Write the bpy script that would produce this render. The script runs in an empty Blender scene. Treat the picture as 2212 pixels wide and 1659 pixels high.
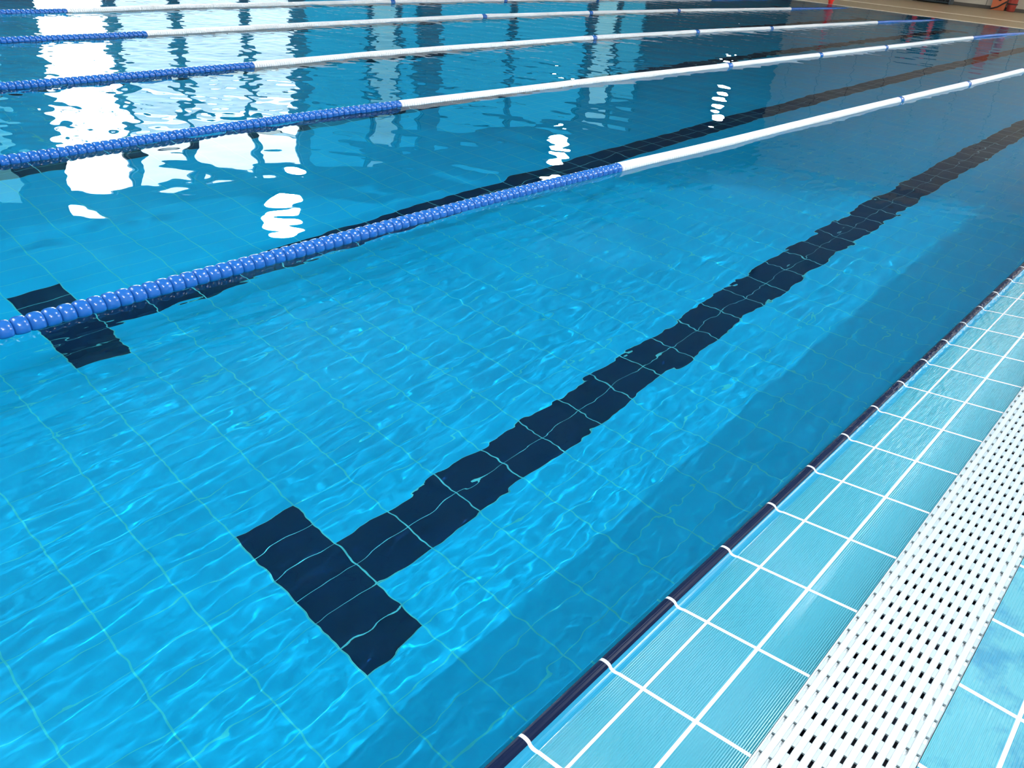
import bpy, bmesh, math, random
import numpy as np
from mathutils import Vector, Matrix

random.seed(4)
rng = np.random.default_rng(11)
scn = bpy.context.scene
col = scn.collection

# ------------------------------------------------------------------ helpers
def link(o, parent=None):
    col.objects.link(o)
    if parent is not None:
        o.parent = parent
    return o

def tag(o, label, cat, group=None):
    o["label"] = label
    o["category"] = cat
    if group:
        o["group"] = group
    return o

def struct(o):
    o["kind"] = "structure"
    return o

def empty(name, loc):
    o = bpy.data.objects.new(name, None)
    o.location = loc
    o.empty_display_size = 0.1
    return link(o)

class MB:
    """collects geometry for ONE mesh object"""
    def __init__(self):
        self.v, self.f, self.sm = [], [], []
    def add(self, vs, fs, smooth=False):
        b = len(self.v)
        self.v += [tuple(p) for p in vs]
        self.f += [tuple(i + b for i in q) for q in fs]
        self.sm += [smooth] * len(fs)
    def box(self, a, b):
        (x0, y0, z0), (x1, y1, z1) = a, b
        self.add([(x0, y0, z0), (x1, y0, z0), (x1, y1, z0), (x0, y1, z0), (x0, y0, z1), (x1, y0, z1), (x1, y1, z1), (x0, y1, z1)],
                 [(0, 3, 2, 1), (4, 5, 6, 7), (0, 1, 5, 4), (1, 2, 6, 5), (2, 3, 7, 6), (3, 0, 4, 7)])
    def cbox(self, a, b, c):
        """box with chamfered upper long edges (bars lying along y)"""
        (x0, y0, z0), (x1, y1, z1) = a, b
        prof = [(x0, z0), (x1, z0), (x1, z1 - c), (x1 - c, z1), (x0 + c, z1), (x0, z1 - c)]
        n = len(prof)
        vs = [(x, y0, z) for x, z in prof] + [(x, y1, z) for x, z in prof]
        fs = [(i, (i + 1) % n, n + (i + 1) % n, n + i) for i in range(n)]
        fs = [q[::-1] for q in fs] + [tuple(range(n)), tuple(range(2 * n - 1, n - 1, -1))]
        self.add(vs, fs)
    def lathe(self, prof, n=16, axis='y', at=(0, 0, 0), close=True):
        """prof: (radius, height along axis)"""
        vs, fs = [], []
        for r, h in prof:
            for k in range(n):
                t = 2 * math.pi * k / n
                c, s = r * math.cos(t), r * math.sin(t)
                p = (c, h, s) if axis == 'y' else ((c, s, h) if axis == 'z' else (h, c, s))
                vs.append((p[0] + at[0], p[1] + at[1], p[2] + at[2]))
        m = len(prof)
        for i in range(m - 1):
            for k in range(n):
                a, b2 = i * n + k, i * n + (k + 1) % n
                q = (a, b2, b2 + n, a + n)
                fs.append(q if axis != 'y' else q[::-1])
        if close:
            fs.append(tuple(range(n - 1, -1, -1)) if axis != 'y' else tuple(range(n)))
            e = tuple(range((m - 1) * n, m * n))
            fs.append(e if axis != 'y' else e[::-1])
        self.add(vs, fs, True)
    def tube(self, pts, r, n=8):
        """round tube through points; r a number or a list"""
        rs = r if hasattr(r, '__len__') else [r] * len(pts)
        P = [Vector(p) for p in pts]
        vs, fs = [], []
        for i, p in enumerate(P):
            d = (P[min(i + 1, len(P) - 1)] - P[max(i - 1, 0)]).normalized()
            up = Vector((0, 0, 1)) if abs(d.z) < .9 else Vector((1, 0, 0))
            a = d.cross(up).normalized(); b = a.cross(d)
            for k in range(n):
                t = 2 * math.pi * k / n
                vs.append(p + (a * math.cos(t) + b * math.sin(t)) * rs[i])
        for i in range(len(P) - 1):
            for k in range(n):
                q0, q1 = i * n + k, i * n + (k + 1) % n
                fs.append((q0, q1, q1 + n, q0 + n))
        fs.append(tuple(range(n - 1, -1, -1))); fs.append(tuple(range((len(P) - 1) * n, len(P) * n)))
        self.add(vs, fs, True)
    def mesh(self, name, mat):
        me = bpy.data.meshes.new(name)
        me.from_pydata(self.v, [], self.f)
        me.polygons.foreach_set("use_smooth", self.sm)
        if mat is not None:
            me.materials.append(mat)
        bm = bmesh.new(); bm.from_mesh(me)
        bmesh.ops.recalc_face_normals(bm, faces=bm.faces)
        bm.to_mesh(me); bm.free()
        me.update()
        return me
    def build(self, name, mat, parent=None, loc=(0, 0, 0)):
        o = bpy.data.objects.new(name, self.mesh(name, mat))
        o.location = loc
        return link(o, parent)

# ------------------------------------------------------------------ node helpers
class NT:
    def __init__(self, name):
        self.m = bpy.data.materials.new(name)
        self.m.use_nodes = True
        self.t = self.m.node_tree
        self.t.nodes.clear()
        self.out = self.t.nodes.new("ShaderNodeOutputMaterial")
        g = self.t.nodes.new("ShaderNodeNewGeometry")
        s = self.t.nodes.new("ShaderNodeSeparateXYZ")
        self.t.links.new(g.outputs["Position"], s.inputs[0])
        self.pos, self.X, self.Y, self.Z = g.outputs["Position"], s.outputs[0], s.outputs[1], s.outputs[2]
    def n(self, t, **kw):
        nd = self.t.nodes.new(t)
        for k, v in kw.items():
            setattr(nd, k, v)
        return nd
    def set(self, sock, v):
        if isinstance(v, bpy.types.NodeSocket):
            self.t.links.new(v, sock)
        else:
            sock.default_value = v
    def math(self, op, a, b=0.0, c=0.0, clamp=False):
        nd = self.n("ShaderNodeMath", operation=op, use_clamp=clamp)
        self.set(nd.inputs[0], a); self.set(nd.inputs[1], b); self.set(nd.inputs[2], c)
        return nd.outputs[0]
    def mix(self, f, a, b):
        nd = self.n("ShaderNodeMix", data_type='RGBA')
        self.set(nd.inputs[0], f)
        self.set(nd.inputs[6], a if isinstance(a, bpy.types.NodeSocket) else (*a, 1))
        self.set(nd.inputs[7], b if isinstance(b, bpy.types.NodeSocket) else (*b, 1))
        return nd.outputs[2]
    def noise(self, scale, detail=2.0, rough=.5, vec=None):
        nd = self.n("ShaderNodeTexNoise")
        nd.inputs["Scale"].default_value = scale
        nd.inputs["Detail"].default_value = detail
        nd.inputs["Roughness"].default_value = rough
        self.set(nd.inputs["Vector"], vec if vec is not None else self.pos)
        return nd.outputs["Fac"]
    def scaled(self, sx, sy, sz):
        nd = self.n("ShaderNodeMapping")
        self.t.links.new(self.pos, nd.inputs[0])
        nd.inputs["Scale"].default_value = (sx, sy, sz)
        return nd.outputs[0]
    def line(self, v, pitch, phase, half):
        """1 within `half` of phase + k*pitch"""
        f = self.math('SUBTRACT', v, phase - pitch / 2)
        f = self.math('DIVIDE', f, pitch)
        f = self.math('FRACT', f)
        f = self.math('SUBTRACT', f, .5)
        f = self.math('ABSOLUTE', f)
        return self.math('LESS_THAN', f, half / pitch)
    def near(self, v, c, half):
        f = self.math('SUBTRACT', v, c); f = self.math('ABSOLUTE', f)
        return self.math('LESS_THAN', f, half)
    def bump(self, h, strength, dist):
        nd = self.n("ShaderNodeBump")
        nd.inputs["Strength"].default_value = strength
        nd.inputs["Distance"].default_value = dist
        self.set(nd.inputs["Height"], h)
        return nd.outputs[0]
    def pbr(self, colr, rough=.5, metal=0.0, normal=None, spec=.5, coat=0.0):
        b = self.n("ShaderNodeBsdfPrincipled")
        self.set(b.inputs["Base Color"], colr if isinstance(colr, bpy.types.NodeSocket) else (*colr, 1))
        self.set(b.inputs["Roughness"], rough)
        b.inputs["Metallic"].default_value = metal
        self.set(b.inputs["Specular IOR Level"], spec)
        b.inputs["Coat Weight"].default_value = coat
        if normal is not None:
            self.t.links.new(normal, b.inputs["Normal"])
        self.t.links.new(b.outputs[0], self.out.inputs[0])
        return self.m

def plain(name, c, rough=.5, metal=0.0, spec=.5, var=.06, scale=9.0, coat=0.0):
    t = NT(name)
    f = t.noise(scale, 3.0)
    c2 = tuple(min(1, x * (1 + var)) for x in c); c1 = tuple(x * (1 - var) for x in c)
    return t.pbr(t.mix(f, c1, c2), rough, metal, None, spec, coat)

def emit(name, c, s, nee=False):
    t = NT(name)
    t.m.cycles.emission_sampling = 'AUTO' if nee else 'NONE'
    e = t.n("ShaderNodeEmission")
    e.inputs[0].default_value = (*c, 1); e.inputs[1].default_value = s
    t.t.links.new(e.outputs[0], t.out.inputs[0])
    return t.m

# ------------------------------------------------------------------ camera
CX, CH, YAW, PITCH, ROLL, FPX = .5619, 1.295, -.6978, .5302, .0874, 1697.05
fw = Vector((math.sin(YAW) * math.cos(PITCH), math.cos(YAW) * math.cos(PITCH), -math.sin(PITCH)))
rt = fw.cross(Vector((0, 0, 1))).normalized(); up = rt.cross(fw)
r2 = rt * math.cos(ROLL) + up * math.sin(ROLL); u2 = -rt * math.sin(ROLL) + up * math.cos(ROLL)
cam = bpy.data.cameras.new("camera")
cam.sensor_width = 36.0; cam.lens = FPX * 36.0 / 2212; cam.clip_start = .02; cam.clip_end = 200
co = bpy.data.objects.new("camera", cam); link(co)
co.matrix_world = Matrix(((r2.x, u2.x, -fw.x, CX), (r2.y, u2.y, -fw.y, 0), (r2.z, u2.z, -fw.z, CH), (0, 0, 0, 1)))
scn.camera = co

# ------------------------------------------------------------------ dimensions
D = 1.13                    # depth of the water
Y0, Y1 = -1.25, 23.6        # pool ends
XP = -12.3                  # far long side of the pool
XL, XR = -14.0, 4.6         # hall side walls
YB, YF = -4.5, 32.0         # hall end walls
ZC = 6.6                    # ceiling
ROPE0, LANE = -2.175, 2.019
TX, TY = .125, .25          # pool tile

# ------------------------------------------------------------------ materials
def pool_tile(name, base, grout, x_ph, y_ph, var=.05, rough=.25, vertical=None):
    t = NT(name)
    u, v = (t.X, t.Y) if vertical is None else ((t.Z, t.Y) if vertical == 'x' else (t.X, t.Z))
    pu, pv = (TX, TY) if vertical is None else ((TX, TY) if vertical == 'x' else (TY, TX))
    g = t.math('MAXIMUM', t.line(u, pu, x_ph, .0015), t.line(v, pv, y_ph, .0030))
    n = t.noise(2.3, 3.0)
    c = t.mix(n, tuple(x * (1 - var) for x in base), tuple(x * (1 + var) for x in base))
    return t.pbr(t.mix(g, c, grout), rough)

POOL = (.030, .535, .88)
XB, YBAR = -1.138, 1.255     # lane line centre, inner edge of its T bar
m_pool = pool_tile("pool_floor_tile", POOL, (.24, .74, .82), XB, YBAR)
m_poolx = pool_tile("pool_wall_tile_long", POOL, (.24, .74, .82), 0, YBAR, vertical='x')
m_pooly = pool_tile("pool_wall_tile_end", POOL, (.24, .74, .82), 0, 0, vertical='y')
m_line = pool_tile("black_line_tile", (.010, .013, .055), (.55, .70, .72), XB, YBAR, var=.25)

# deck beside the pool: rounded black edge tile, cove, ribbed tiles with white joints
XJ = (.1245, .2425)          # joints that run along the pool
def deck_z(x):
    return -.004 + .118 * (x - .05) if x > .0668 else 0
def deck_mat():
    t = NT("deck_edge_tile")
    joint_y = t.line(t.Y, TY, .0075 + 1.0, .0042)
    jx = t.near(t.X, XJ[0], .0033)
    jx = t.math('MAXIMUM', jx, t.near(t.X, XJ[1], .0040))
    j = t.math('MAXIMUM', joint_y, jx)
    n = t.noise(3.0, 3.0)
    tile = t.mix(n, (.038, .265, .355), (.044, .295, .39))
    cove = t.math('LESS_THAN', t.X, .0662)
    tile = t.mix(cove, tile, (.018, .25, .42))
    black = t.math('LESS_THAN', t.X, .0436)
    lipn = t.noise(6.0, 2.0, .5, t.scaled(1, .3, 1))
    lip = t.mix(lipn, (.004, .008, .030), (.008, .016, .048))
    c = t.mix(black, tile, lip)
    c = t.mix(j, c, (.62, .66, .68))
    rib = t.math('SINE', t.math('MULTIPLY', t.X, 2 * math.pi / .0046))
    rib = t.math('MULTIPLY', rib, t.math('SUBTRACT', 1.0, j))
    rib = t.math('MULTIPLY', rib, t.math('SUBTRACT', 1.0, t.math('MULTIPLY', cove, .75)))
    wet = t.noise(30.0, 2.0, .5, t.scaled(2.2, .8, 1))
    far = t.math('MULTIPLY', t.math('SUBTRACT', t.Y, 1.7, clamp=True), .8, clamp=True)
    h = t.math('ADD', t.math('MULTIPLY', rib, .0006), t.math('MULTIPLY', t.math('MULTIPLY', wet, far), .012))
    rgh = t.math('ADD', .18, t.math('MULTIPLY', black, .06))
    return t.pbr(c, rgh, 0, t.bump(h, .8, 1.0), spec=t.math('SUBTRACT', .42, t.math('MULTIPLY', black, .34)))
m_deck = deck_mat()

def deck2_mat():
    t = NT("deck_ribbed_tile")
    j = t.math('MAXIMUM', t.line(t.Y, TY, .214, .0050), t.line(t.X, TX, .694, .0040))
    n = t.noise(9.0, 4.0, .6)
    n = t.math('MULTIPLY', t.math('SUBTRACT', n, .52, clamp=True), 7.0, clamp=True)
    tile = t.mix(n, (.085, .36, .45), (.035, .24, .38))
    c = t.mix(j, tile, (.60, .65, .68))
    rib = t.math('SINE', t.math('MULTIPLY', t.X, 2 * math.pi / .0058))
    rib = t.math('MULTIPLY', rib, t.math('SUBTRACT', 1.0, j))
    return t.pbr(c, .25, 0, t.bump(t.math('MULTIPLY', rib, .0009), .9, 1.0))
m_deck2 = deck2_mat()

def fardeck_mat():
    t = NT("far_deck_tile")
    j = t.math('MAXIMUM', t.line(t.X, .25, 0, .004), t.line(t.Y, .25, 0, .004))
    n = t.noise(1.4, 4.0)
    c = t.mix(n, (.235, .170, .095), (.33, .245, .145))
    return t.pbr(t.mix(j, c, (.30, .25, .17)), .45)
m_fardeck = fardeck_mat()

def wall_mat():
    t = NT("end_wall_panel")
    j = t.line(t.X, 1.25, -6.0, .012)
    n = t.noise(1.1, 4.0)
    c = t.mix(n, (.42, .37, .30), (.54, .48, .39))
    return t.pbr(t.mix(j, c, (.20, .18, .15)), .6)
m_wall = wall_mat()
m_wallw = plain("side_wall_paint", (.045, .06, .07), .7, var=.08, scale=1.5)
m_back = plain("back_wall_paint", (.55, .58, .58), .7, var=.05, scale=1.0)
def ceil_mat():
    t = NT("ceiling_board")
    j = t.line(t.Y, .6, 0, .012)
    n = t.noise(.8, 3.0)
    c = t.mix(n, (.40, .47, .52), (.48, .55, .60))
    return t.pbr(t.mix(j, c, (.25, .28, .3)), .8)
m_ceil = ceil_mat()
m_base = plain("dark_skirting", (.07, .06, .05), .5)
m_coping = plain("pale_coping_tile", (.66, .62, .52), .35, var=.1)
m_frame = plain("window_frame_paint", (.03, .07, .10), .5)
m_frame2 = plain("luminaire_white", (.7, .72, .74), .5)
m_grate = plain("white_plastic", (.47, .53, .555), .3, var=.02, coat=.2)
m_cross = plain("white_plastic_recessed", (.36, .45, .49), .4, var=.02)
m_gutter = plain("gutter_dark", (.010, .025, .07), .4)
m_ledge = plain("gutter_ledge_white", (.72, .80, .83), .4)
m_blue = plain("blue_float_plastic", (.012, .125, .47), .22, var=.03, coat=.3)
m_white = plain("white_float_plastic", (.88, .90, .91), .3, var=.02)
m_cable = plain("steel_cable", (.35, .36, .38), .35, 1.0)
m_red = plain("red_plastic", (.75, .025, .02), .35)
m_orange = plain("orange_board_plastic", (.50, .105, .025), .4)
m_dred = plain("dark_red_fabric", (.30, .03, .02), .7)
m_black = plain("black_webbing", (.012, .010, .010), .7)
m_rack = plain("dark_rack_metal", (.05, .065, .075), .45)
m_lampbody = plain("lamp_housing", (.25, .26, .27), .4, .6)

# ------------------------------------------------------------------ pool basin (setting)
b = MB(); b.add([(XP, Y0, -D), (0, Y0, -D), (0, Y1, -D), (XP, Y1, -D)], [(0, 1, 2, 3)])
pf = struct(b.build("floor_pool", m_pool))
b = MB(); b.box((0, Y0 - .3, -D - .1), (.012, Y1 + .3, -.03)); pw1 = struct(b.build("wall_pool_near_side", m_poolx))
b = MB(); b.box((XP - .3, Y0 - .3, -D - .1), (XP, Y1 + .3, -.0)); pw2 = struct(b.build("wall_pool_far_side", m_poolx))
b = MB(); b.box((XP, Y1, -D - .1), (0, Y1 + .25, -.03)); pw3 = struct(b.build("wall_pool_far_end", m_pooly))
b = MB(); b.box((XP, Y0 - .25, -D - .1), (0, Y0, 0.02)); pw4 = struct(b.build("wall_pool_near_end", m_pooly))

# lane lines on the pool floor, two tiles wide, each ending in a T bar six tiles wide
LINE_NAMES = [
    "black tiled lane line ending in a complete T on the floor of the nearest lane",
    "black tiled T lane line seen along and beyond the nearest lane rope",
    "black tiled lane line under the third lane from the deck",
    "black tiled lane line under the fourth lane from the deck",
    "black tiled lane line under the fifth lane from the deck",
    "black tiled lane line under the lane farthest from the deck"]
floor_parts = [pf]
for i in range(6):
    xc = XB - LANE * i
    if i:
        xc = XB - round(LANE * i / TX) * TX     # stays on the tile grid
    b = MB()
    z0, z1 = -D, -D + .002
    b.box((xc - .375, YBAR - TY, z0), (xc + .375, YBAR, z1))
    b.box((xc - .125, YBAR, z0), (xc + .125, Y1 - 2.5, z1))
    b.box((xc - .375, Y1 - 2.5, z0), (xc + .375, Y1 - 2.25, z1))
    o = tag(b.build("lane_line", m_line), LINE_NAMES[i], "lane line", "black lane lines on the pool floor")
    floor_parts.append(o)

# ------------------------------------------------------------------ water
def grid_axis(segs):
    out = []
    for a, c, n in segs:
        out += list(np.linspace(a, c, n, endpoint=False))
    out.append(segs[-1][1])
    return np.array(out)
gx = grid_axis([(XP, -4.2, 290), (-4.2, -2.2, 105), (-2.2, .0176, 400)])
gy = grid_axis([(Y0, .0, 30), (0, 3.2, 320), (3.2, 8.5, 220), (8.5, Y1, 330)])
GX, GY = np.meshgrid(gx, gy)
def waves(n, l0, l1, slope, ang, spread):
    """sum of n sine waves, wavelengths l0..l1, rms slope `slope`, travelling about `ang` (rad from +x)"""
    Z = np.zeros_like(GX)
    for _ in range(n):
        l = math.exp(rng.uniform(math.log(l0), math.log(l1)))
        a = ang + rng.normal() * spread
        k = 2 * math.pi / l
        amp = slope * math.sqrt(2 / n) / k
        Z += amp * np.sin(k * (math.cos(a) * GX + math.sin(a) * GY) + rng.uniform(0, 6.283))
    return Z
def smooth(x, a, c):
    t = np.clip((x - a) / (c - a), 0, 1); return t * t * (3 - 2 * t)
r1x, r2x = ROPE0, ROPE0 - LANE
lane1 = smooth(GX, r1x - .03, r1x + .03)
lane2 = smooth(GX, r2x - .03, r2x + .03) * (1 - lane1)
lane3 = 1 - lane1 - lane2
patch = .55 + .45 * np.sin(GX * 3.1 + 1.3 * np.sin(GY * 1.7)) * np.cos(GY * 2.3 + GX)
nearlip = np.exp(-np.maximum(0, -GX) / .5)
Z = np.zeros_like(GX)
Z += waves(14, .8, 2.2, .007, .6, 1.2) * (.6 + .4 * lane3)
Z += waves(18, .25, .7, .016, .9, 1.3) * (.40 * lane1 + .70 * lane2 + 1.3 * lane3)
Z += waves(24, .09, .20, .022, .4, .9) * (lane1 * .28 + .18 * lane2 + 1.4 * lane3)
Z += waves(22, .055, .10, .0115, .10, .30) * lane1 * (1 - .6 * smooth(GY, 4, 9))
Z += waves(36, .023, .043, .0085, .12, .32) * lane1 * (.5 + .5 * np.clip(patch, 0, 1)) * (1 - .75 * smooth(GY, 3, 7))
Z += waves(26, .034, .060, .012, 0, 1.6) * lane1 * nearlip * (1 - .6 * smooth(GY, 3, 7))
Z += waves(40, .10, .19, .026, .9, 1.5) * lane3
edge = smooth(GX, -.03, .0176)
Z *= 1 - edge
nx, ny = len(gx), len(gy)
me = bpy.data.meshes.new("water")
V = np.stack([GX, GY, Z], -1).reshape(-1, 3).astype(np.float32)
idx = np.arange(nx * ny).reshape(ny, nx)
Q = np.stack([idx[:-1, :-1], idx[:-1, 1:], idx[1:, 1:], idx[1:, :-1]], -1).reshape(-1, 4).astype(np.int32)
me.vertices.add(len(V)); me.vertices.foreach_set("co", V.ravel())
me.loops.add(Q.size); me.loops.foreach_set("vertex_index", Q.ravel())
me.polygons.add(len(Q))
me.polygons.foreach_set("loop_start", np.arange(0, Q.size, 4, dtype=np.int32))
me.polygons.foreach_set("use_smooth", np.ones(len(Q), bool))
me.update(calc_edges=True); me.validate()
def water_mat():
    t = NT("pool_water")
    fr = t.n("ShaderNodeFresnel"); fr.inputs[0].default_value = 1.33
    rf = t.n("ShaderNodeBsdfRefraction"); rf.inputs["IOR"].default_value = 1.33; rf.inputs["Roughness"].default_value = 0
    rf.inputs["Color"].default_value = (.36, .945, .995, 1)
    gl = t.n("ShaderNodeBsdfGlossy"); gl.inputs["Roughness"].default_value = 0
    mx = t.n("ShaderNodeMixShader")
    t.t.links.new(fr.outputs[0], mx.inputs[0]); t.t.links.new(rf.outputs[0], mx.inputs[1]); t.t.links.new(gl.outputs[0], mx.inputs[2])
    t.t.links.new(mx.outputs[0], t.out.inputs[0])
    return t.m
me.materials.append(water_mat())
water = struct(link(bpy.data.objects.new("water", me)))
water.cycles.is_caustics_caster = True
for o in floor_parts:
    o.cycles.is_caustics_receiver = True

# ------------------------------------------------------------------ near deck (setting)
prof = [(.012, -.06), (.0125, -.02), (.0165, -.004), (.0195, .0015), (.0245, .004), (.030, .0049), (.036, .0046), (.0410, .003), (.0436, .0005),
        (.0465, -.0030), (.0520, -.0052), (.0580, -.0050), (.0630, -.0036), (.0668, -.0020), (.1245, .0048), (.2425, .0187), (.3545, .0320), (.3550, -.12)]
ys = np.arange(YB, Y1 + 2.4, .5)
b = MB()
n = len(prof)
vs = [(x, y, z) for y in ys for x, z in prof]
fs = [(i * n + k, i * n + k + 1, (i + 1) * n + k + 1, (i + 1) * n + k) for i in range(len(ys) - 1) for k in range(n - 1)]
b.add(vs, fs, True)
struct(b.build("floor_deck_edge", m_deck))
YD1 = ys[-1]
b = MB(); b.box((.583, YB, -.12), (XR, YD1, .034)); struct(b.build("floor_deck", m_deck2))
# gutter under the grate
b = MB()
b.box((.355, YB, -.30), (.583, YD1, -.28)); b.box((.3545, YB, -.3), (.3555, YD1, -.12)); b.box((.582, YB, -.3), (.583, YD1, -.12))
struct(b.build("trim_gutter", m_gutter))
b = MB()
b.box((.3555, YB, -.02), (.392, YD1, .0262)); b.box((.546, YB, -.02), (.582, YD1, .0262))
struct(b.build("trim_gutter_ledge", m_ledge))

# ------------------------------------------------------------------ overflow grate
gr = tag(empty("overflow_grate", (.468, 0, .01)), "white slotted plastic overflow grate set in the tiled deck beside the pool", "drain grate")
gr_loc = Vector(gr.location)
RP, XS0 = .01946, .4020            # slot row pitch, first dark row
rows = [XS0 + RP * k for k in range(-2, 10)]
bars = MB()
edges = [.3562] + [x for r in rows for x in (r - .0029, r + .0029)] + [.5818]
for k in range(0, len(edges), 2):
    x0, x1 = edges[k], edges[k + 1]
    if x1 - x0 > .002:
        bars.cbox((x0, YB, .0310), (x1, YD1, .0355), .0012)
o = bars.build("grate_bar", m_grate, gr); o.location = -gr_loc
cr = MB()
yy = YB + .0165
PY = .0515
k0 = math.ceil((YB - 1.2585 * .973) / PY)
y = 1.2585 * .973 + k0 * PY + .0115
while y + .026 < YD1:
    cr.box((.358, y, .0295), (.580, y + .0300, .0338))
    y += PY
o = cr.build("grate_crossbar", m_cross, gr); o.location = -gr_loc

# ------------------------------------------------------------------ lane ropes
PATHS = [
    [(Y0, -2.172), (.63, -2.176), (1.48, -2.20), (2.5, -2.23), (3.18, -2.24), (4.18, -2.225), (5.05, -2.20), (6.51, -2.185), (9.07, -2.155), (11.3, -2.10), (13.77, -2.06), (18, -2.03), (Y1, -2.0)],
    [(Y0, -4.15), (1.3, -4.15), (1.79, -4.19), (2.37, -4.245), (3.07, -4.285), (4.15, -4.30), (5.4, -4.295), (6.77, -4.285), (9.23, -4.235), (11.75, -4.19), (14.17, -4.14), (18.67, -4.04), (21.35, -3.90), (Y1, -3.82)],
    [(Y0, -6.05), (1.95, -6.04), (2.58, -6.06), (3.37, -6.12), (4.04, -6.18), (5.47, -6.31), (6.85, -6.37), (9.43, -6.44), (12.09, -6.40), (14.47, -6.29), (19.2, -6.14), (22.44, -6.0), (Y1, -5.95)],
    [(Y0, -8.05), (2.63, -8.05), (3.24, -8.08), (4.02, -8.15), (5.7, -8.33), (7.2, -8.48), (9.57, -8.68), (12.3, -8.70), (15.15, -8.66), (19.79, -8.42), (22.5, -8.34), (Y1, -8.32)],
    [(Y0, -9.97), (3.28, -9.98), (3.98, -10.0), (5.57, -10.25), (9.33, -10.56), (13, -10.6), (18, -10.4), (Y1, -10.25)]]
MARKS = [(4.18, (9.07, 11.3, 13.9), 19.0), (4.15, (9.23, 11.75, 14.17), 18.67), (4.04, (9.43, 12.09, 14.47), 19.2), (4.02, (9.57, 12.3, 15.15), 19.79), (3.98, (9.33, 12.1, 14.9), 19.4)]
ROPE_LABELS = [
    "blue and white lane rope nearest the deck, large blue floats crossing the left side",
    "second blue and white lane rope from the deck, next beyond the nearest one",
    "third blue and white lane rope from the deck, the middle one of five",
    "fourth blue and white lane rope from the deck",
    "fifth and farthest blue and white lane rope, along the top edge of the photo"]
RB, RW = .0385, .0385

def blue_profile(L, R):
    h = L / 2
    return [(.010, -h), (R * .74, -h + .0004), (R * .86, -h + .003), (R * .95, -h + .008), (R, -h + .016), (R * 1.01, 0), (R, h - .016), (R * .95, h - .008), (R * .86, h - .003), (R * .74, h - .0004), (.010, h)]
def white_profile(L, R):
    h = L / 2
    return [(.010, -h), (R * .90, -h + .0004), (R * .97, -h + .0025), (R, -h + .007), (R, h - .007), (R * .97, h - .0025), (R * .90, h - .0004), (.010, h)]
def float_mesh(name, prof, mat, nseg):
    bb = MB(); bb.lathe(prof, nseg); return bb.mesh(name, mat)
PB, PW = .0502, .0250
me_blue = float_mesh("blue_float", blue_profile(PB * .985, RB), m_blue, 28)
me_white = float_mesh("white_float", white_profile(PW * .97, RW), m_white, 24)
me_mark = float_mesh("marker_float", white_profile(.075, RW * 1.06), m_blue, 24)

for i, path in enumerate(PATHS):
    py = np.array([p[0] for p in path]); px = np.array([p[1] for p in path])
    # smooth path: interpolate, then average
    sy = np.linspace(Y0, Y1, 1400); sx = np.interp(sy, py, px)
    ker = np.hanning(61); ker /= ker.sum()
    sx = np.convolve(np.pad(sx, 30, mode='edge'), ker, 'valid')
    def X(y): return float(np.interp(y, sy, sx))
    def Zr(y):                           # the end of the rope is drawn down to its anchor
        t = max(0.0, (y - (Y1 - 4.2)) / 4.0)
        return .004 - .044 * t ** 2.4 + .0015 * math.sin(1.9 * y + i)
    root = tag(empty("lane_rope", (X(4.0), 4.0, 0)), ROPE_LABELS[i], "lane rope", "lane ropes floating along the pool")
    L0 = Vector(root.location)
    yc, ms, ye = MARKS[i]
    yfirst = (.55, 1.15, 1.8, 2.4, 3.0)[i]       # where the rope enters the photo
    def place(me, y, name):
        o = bpy.data.objects.new(name, me)
        o.location = Vector((X(y), y, Zr(y))) - L0
        o.rotation_euler = (random.uniform(-.02, .02), random.uniform(0, 6.28), -math.atan2(X(y + .02) - X(y - .02), .04))
        link(o, root); return o
    # steel cable
    b = MB(); b.tube([(X(y) - L0.x, y - L0.y, Zr(y)) for y in np.linspace(Y0, Y1 + .0, 120)], .004, 6)
    b.build("cable", m_cable, root)
    def mass(name, prof, mat, ylist, nseg):
        bb = MB()
        for y in ylist:
            bb.lathe(prof, nseg, at=(X(y) - L0.x, y - L0.y, Zr(y)))
        o = bb.build(name, mat, root); o["kind"] = "stuff"; return o
    blues, y = [], yc - PB / 2
    while y > Y0 + .25:
        blues.append(y); y -= PB
    far = []
    y = ye + PB / 2
    while y < Y1 - .10:
        far.append(y); y += PB
    for y in [q for q in blues if q > yfirst]:
        place(me_blue, y, "blue_float")
    mass("blue_float", blue_profile(PB * .985, RB), m_blue, [q for q in blues if q <= yfirst] + far, 16)
    whites, y = [], yc + PW / 2
    while y < ye - PW / 2:
        if min(abs(y - q) for q in ms) > .0375 + PW * .5:
            whites.append(y)
        y += PW
    for y in whites[:100]:
        place(me_white, y, "white_float")
    mass("white_float", white_profile(PW * .97, RW), m_white, whites[100:], 14)
    for y in ms:
        o = place(me_mark, y, "marker_float"); o["label"] = "blue marker float among the white ones"

# ------------------------------------------------------------------ far end deck, coping and wall
b = MB(); b.box((XP - .3, Y1 + .25, -.3), (XR, YF, -.004)); fd = struct(b.build("floor_far_deck", m_fardeck))
b = MB(); b.box((XP - .3, Y1 - .02, -.05), (.3, Y1 + .25, .004)); struct(b.build("trim_far_coping", m_coping))
b = MB(); b.box((XP - .3, 26.45, -.01), (XR, 26.72, .002)); struct(b.build("trim_far_gutter", m_coping))
b = MB(); b.box((XL, YB, -.3), (XP - .0, YF, -.002)); struct(b.build("floor_left_deck", m_fardeck))
b = MB(); b.box((XL, YF, -.3), (XR, YF + .2, ZC)); struct(b.build("wall_far", m_wall))
b = MB(); b.box((XL, YF - .02, -.003), (XR, YF, .10)); struct(b.build("baseboard_far", m_base))
b = MB(); b.box((XR, YB, -.3), (XR + .2, YF, ZC)); struct(b.build("wall_right", m_back))
b = MB(); b.box((XL, YB - .2, -1.5), (XR, YB, ZC)); struct(b.build("wall_back", m_back))
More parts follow.
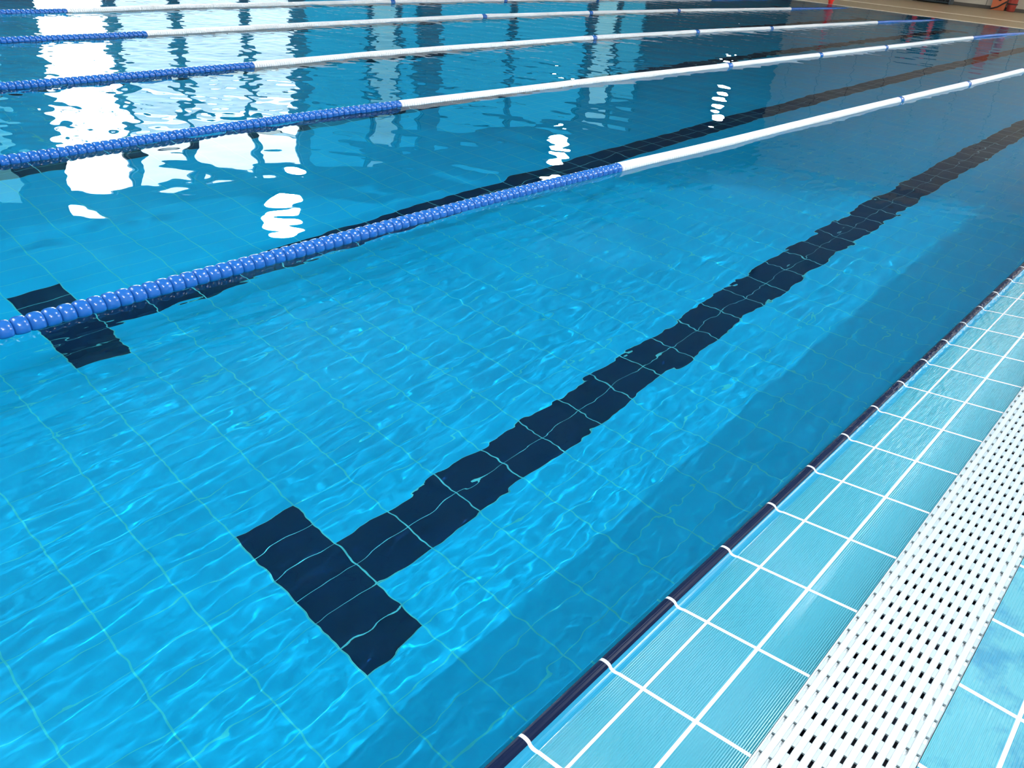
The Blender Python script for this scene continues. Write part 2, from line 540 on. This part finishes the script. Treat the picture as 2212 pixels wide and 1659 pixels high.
b = MB(); b.box((XL, YB, ZC), (XR, YF, ZC + .2)); struct(b.build("ceiling", m_ceil))

# left wall with its windows
WZ0, WZ1, WZT = .12, 3.55, 2.55       # sill, head, transom
WIN = [(3.75, 4.30, 'cy'), (5.0, 6.13, 'hot'), (6.27, 7.26, 'day'), (7.41, 8.63, 'day'), (8.75, 9.72, 'day'), (9.99, 11.64, 'cyan'), (11.70, 12.45, 'day2'), (12.50, 13.06, 'cyan'),
       (13.70, 16.2, 'cyan'), (16.3, 19.38, 'cyan'), (19.71, 20.8, 'day2'), (20.9, 22.24, 'cyan2')]
b = MB()
b.box((XL - .2, YB, -.3), (XL, YF, WZ0)); b.box((XL - .2, YB, WZ1), (XL, YF, ZC))
prev = YB
for y0, y1, k in WIN:
    b.box((XL - .2, prev, WZ0), (XL, y0, WZ1)); prev = y1
b.box((XL - .2, prev, WZ0), (XL, YF, WZ1))
struct(b.build("wall_left", m_wallw))
PANE = dict(hot=((.95, 1, 1), 9.0, 9.0), day=((.72, .95, 1.0), 2.6, 7.0), day2=((.35, .85, 1.0), 1.0, 1.2), cyan=((.06, .62, 1.0), .85, 1.0), cyan2=((.10, .62, .9), .75, .8), cy=((.25, .85, 1.0), 1.6, 1.6))
mats = {k: (emit("daylight_" + k, c, lo), emit("daylight_upper_" + k, c, hi)) for k, (c, lo, hi) in PANE.items()}
for j, (y0, y1, k) in enumerate(WIN):
    f = MB()
    w = .035
    for (a, c2) in (((y0, WZ0), (y0 + w, WZ1)), ((y1 - w, WZ0), (y1, WZ1)), ((y0, WZ0), (y1, WZ0 + w)), ((y0, WZ1 - w), (y1, WZ1)), ((y0, WZT - w / 2), (y1, WZT + w / 2))):
        f.box((XL - .14, a[0], a[1]), (XL - .06, c2[0], c2[1]))
    fo = struct(f.build("window_%d" % (j + 1), m_frame))
    g = MB(); g.box((XL - .125, y0 + .02, WZ0 + .02), (XL - .115, y1 - .02, WZT)); g.build("pane", mats[k][0], fo)
    g = MB(); g.box((XL - .125, y0 + .02, WZT), (XL - .115, y1 - .02, WZ1 - .02)); g.build("pane", mats[k][1], fo)

# three floodlights on the left wall (they show as glints on the water)
m_lamp = emit("floodlight_glow", (1, .98, .95), 130.0)
for j, (y, z, lab) in enumerate(((9.05, 4.35, "round wall floodlight mirrored as the glint nearest the lane rope's blue end"),
                               (18.2, 4.35, "round wall floodlight mirrored as the middle glint on the water"),
                               (27.4, 4.2, "round wall floodlight mirrored as the farthest glint on the water"))):
    r = tag(empty("wall_floodlight", (XL, y, z)), lab, "lamp", "floodlights on the left wall")
    b = MB(); b.lathe([(.10, 0), (.12, .05), (.46, .16), (.50, .20), (.50, .23), (.47, .23)], 28, axis='x', close=False); b.build("housing", m_lampbody, r)
    b = MB(); b.lathe([(.001, .215), (.25, .214), (.47, .208)], 28, axis='x', close=False); b.build("lens", m_lamp, r)

# ------------------------------------------------------------------ things at the far end
# orange rescue board leaning on the far wall
ob = tag(empty("rescue_board", (-6.82, YF - .08, 0)), "orange rescue board with a black strap leaning against the far wall", "rescue board")
b = MB()
for z0, z1, w0, w1 in ((0.0, .35, .20, .22), (.35, 1.55, .22, .20), (1.55, 1.9, .20, .12)):
    y0, y1 = -.16 + .1 * z0 / 1.9 - .0, -.16 + .1 * z1 / 1.9
    b.add([(-w0, y0, z0), (w0, y0, z0), (w0, y0 + .05, z0), (-w0, y0 + .05, z0), (-w1, y1, z1), (w1, y1, z1), (w1, y1 + .05, z1), (-w1, y1 + .05, z1)],
          [(0, 3, 2, 1), (4, 5, 6, 7), (0, 1, 5, 4), (1, 2, 6, 5), (2, 3, 7, 6), (3, 0, 4, 7)])
b.build("board", m_orange, ob)
b = MB(); b.tube([(-.21, -.18, .03), (-.12, -.185, .05), (0, -.19, .10), (.12, -.185, .20), (.22, -.18, .27)], .022, 8); b.build("strap", m_black, ob)
b = MB(); b.tube([(-.2, -.11, 1.2), (0, -.13, 1.16), (.2, -.11, 1.2)], .022, 8); b.build("strap", m_black, ob)
b = MB(); b.lathe([(.001, -.185), (.05, -.187), (.06, -.17)], 14, at=(.0, 0, .33), close=False); b.build("grip_hole", m_black, ob)
rb = tag(empty("rescue_bag", (-6.43, YF - .2, 0)), "dark red bag with a black strap standing right beside the orange board", "bag")
b = MB()
b.lathe([(.10, 0), (.125, .02), (.135, .30), (.13, .8), (.11, 1.15), (.04, 1.22)], 18, axis='z'); b.build("bag_body", m_dred, rb)
b = MB(); b.tube([(.14 * math.cos(a), .14 * math.sin(a), .22) for a in np.linspace(0, 6.28, 22)], .02, 6); b.build("strap", m_black, rb)

# dark slatted rack with red rescue tubes
rk = tag(empty("storage_rack", (-8.88, YF - .25, 0)), "dark slatted metal storage rack against the far wall", "rack")
b = MB(); b.box((-.62, .06, .03), (.62, .2, 1.55)); b.build("back_panel", m_rack, rk)
for x in (-.60, .60):
    b = MB(); b.box((x - .025, -.14, 0), (x + .025, .2, 1.6)); b.build("post", m_rack, rk)
b = MB()
for k in range(15):
    x = -.5 + k * .0714
    b.box((x - .014, -.02, .06), (x + .014, .02, 1.5))
b.build("slat", m_black, rk)
b = MB(); b.box((-.6, -.1, .04), (.6, .06, .07)); b.box((-.6, -.1, 1.5), (.6, .06, 1.54)); b.build("rail", m_rack, rk)
for x, z0, z1, lab in ((-.34, .35, 1.25, "red rescue tube hanging on the left of the dark rack"), (.26, .2, 1.5, "red rescue tube hanging on the right of the dark rack")):
    b = MB(); b.tube([(0, 0, z0 - .0), (0, 0, z0 + .05), (0, 0, (z0 + z1) / 2), (0, 0, z1 - .05), (0, 0, z1)], [.03, .07, .075, .07, .03], 12)
    o = b.build("rescue_tube", m_red, None, (rk.location.x + x, YF - .46, 0)); tag(o, lab, "rescue tube", "red rescue tubes on the rack")

# red marker post on the far coping
mp = tag(empty("marker_post", (-9.12, Y1 + .16, .004)), "red marker post with a bulbous base standing on the far coping", "post")
b = MB(); b.lathe([(.05, 0), (.06, .01), (.062, .06), (.10, .12), (.125, .2), (.12, .28), (.07, .36), (.03, .40)], 20, axis='z'); b.build("base", m_red, mp)
b = MB(); b.lathe([(.028, .39), (.028, 1.0), (.012, 1.03)], 12, axis='z'); b.build("pole", m_red, mp)

# ------------------------------------------------------------------ lights of the hall, inferred and added
def area(name, loc, rot, sx, sy, power, c=(1, 1, 1), caustic=False):
    l = bpy.data.lights.new(name, 'AREA'); l.shape = 'RECTANGLE'; l.size = sx; l.size_y = sy; l.energy = power; l.color = c
    o = bpy.data.objects.new(name, l); o.location = loc; o.rotation_euler = rot
    if caustic:
        l.cycles.is_caustics_light = True
    return link(o)
def aimed(name, loc, tgt, sx, sy, power, c, caustic=False):
    o = area(name, loc, (0, 0, 0), sx, sy, power, c, caustic)
    o.rotation_euler = (Vector(tgt) - o.location).to_track_quat('-Z', 'Y').to_euler()
for lx, ly, lz, lp in ((1.0, -.3, 5.2, 105), (2.8, .5, 5.0, 290)):
    aimed("side_caustic_light", (lx, ly, lz), (-1.2, 1.8, 0), .03, .03, lp, (.97, .99, 1.0), True)  # the weaker one is added to carry caustics up to the pool edge

def panel(name, x0, x1, y0, y1, power, c):
    """luminous ceiling panel in a white frame (unseen)"""
    lf = MB(); lf.box((x0 - .06, y0 - .06, ZC - .05), (x1 + .06, y1 + .06, ZC)); fo = struct(lf.build(name, m_frame2))
    b = MB(); b.box((x0, y0, ZC - .07), (x1, y1, ZC - .051)); b.build("diffuser", emit(name + "_glow", c, power / ((x1 - x0) * (y1 - y0) * math.pi)), fo)
panel("trim_fill_panel_1", -11.0, -5.0, -3.6, -.4, 900, (.95, .98, 1.0))  # added fill panel for the near-left water and far lanes
panel("trim_ceiling_light_2", -1.4, .6, 5.4, 7.2, 330, (.95, .98, 1.0))
panel("trim_fill_panel_3", .2, 3.6, 25.5, 28.5, 900, (1.0, .93, .82))  # added warm panel that brightens the far wall
# added glowing band on the right wall, brightens the far lanes
b = MB(); b.box((XR - .06, 8.0, 4.1), (XR - .01, 22.0, 5.9)); fo = struct(b.build("window_13", m_frame))
b = MB()
for k in range(7):
    b.box((XR - .08, 8.06 + 2 * k, 4.16), (XR - .061, 9.94 + 2 * k, 5.84))
b.build("pane", emit("fill_band_glow", (.93, .98, 1.0), 1000 / (22 * math.pi)), fo)

w = bpy.data.worlds.new("world"); scn.world = w; w.use_nodes = True
w.node_tree.nodes["Background"].inputs[0].default_value = (.5, .7, .9, 1); w.node_tree.nodes["Background"].inputs[1].default_value = .3

# ------------------------------------------------------------------ view
scn.view_settings.view_transform = 'Standard'
scn.view_settings.look = 'None'
scn.view_settings.exposure = 0.0
scn.view_settings.gamma = 1.0
scn.view_settings.use_curve_mapping = False
cy = scn.cycles
cy.adaptive_threshold = .05
cy.max_bounces = 7; cy.diffuse_bounces = 2; cy.glossy_bounces = 4; cy.transmission_bounces = 6
cy.caustics_reflective = True; cy.caustics_refractive = True
cy.sample_clamp_indirect = 6.0
cy.use_denoising = True
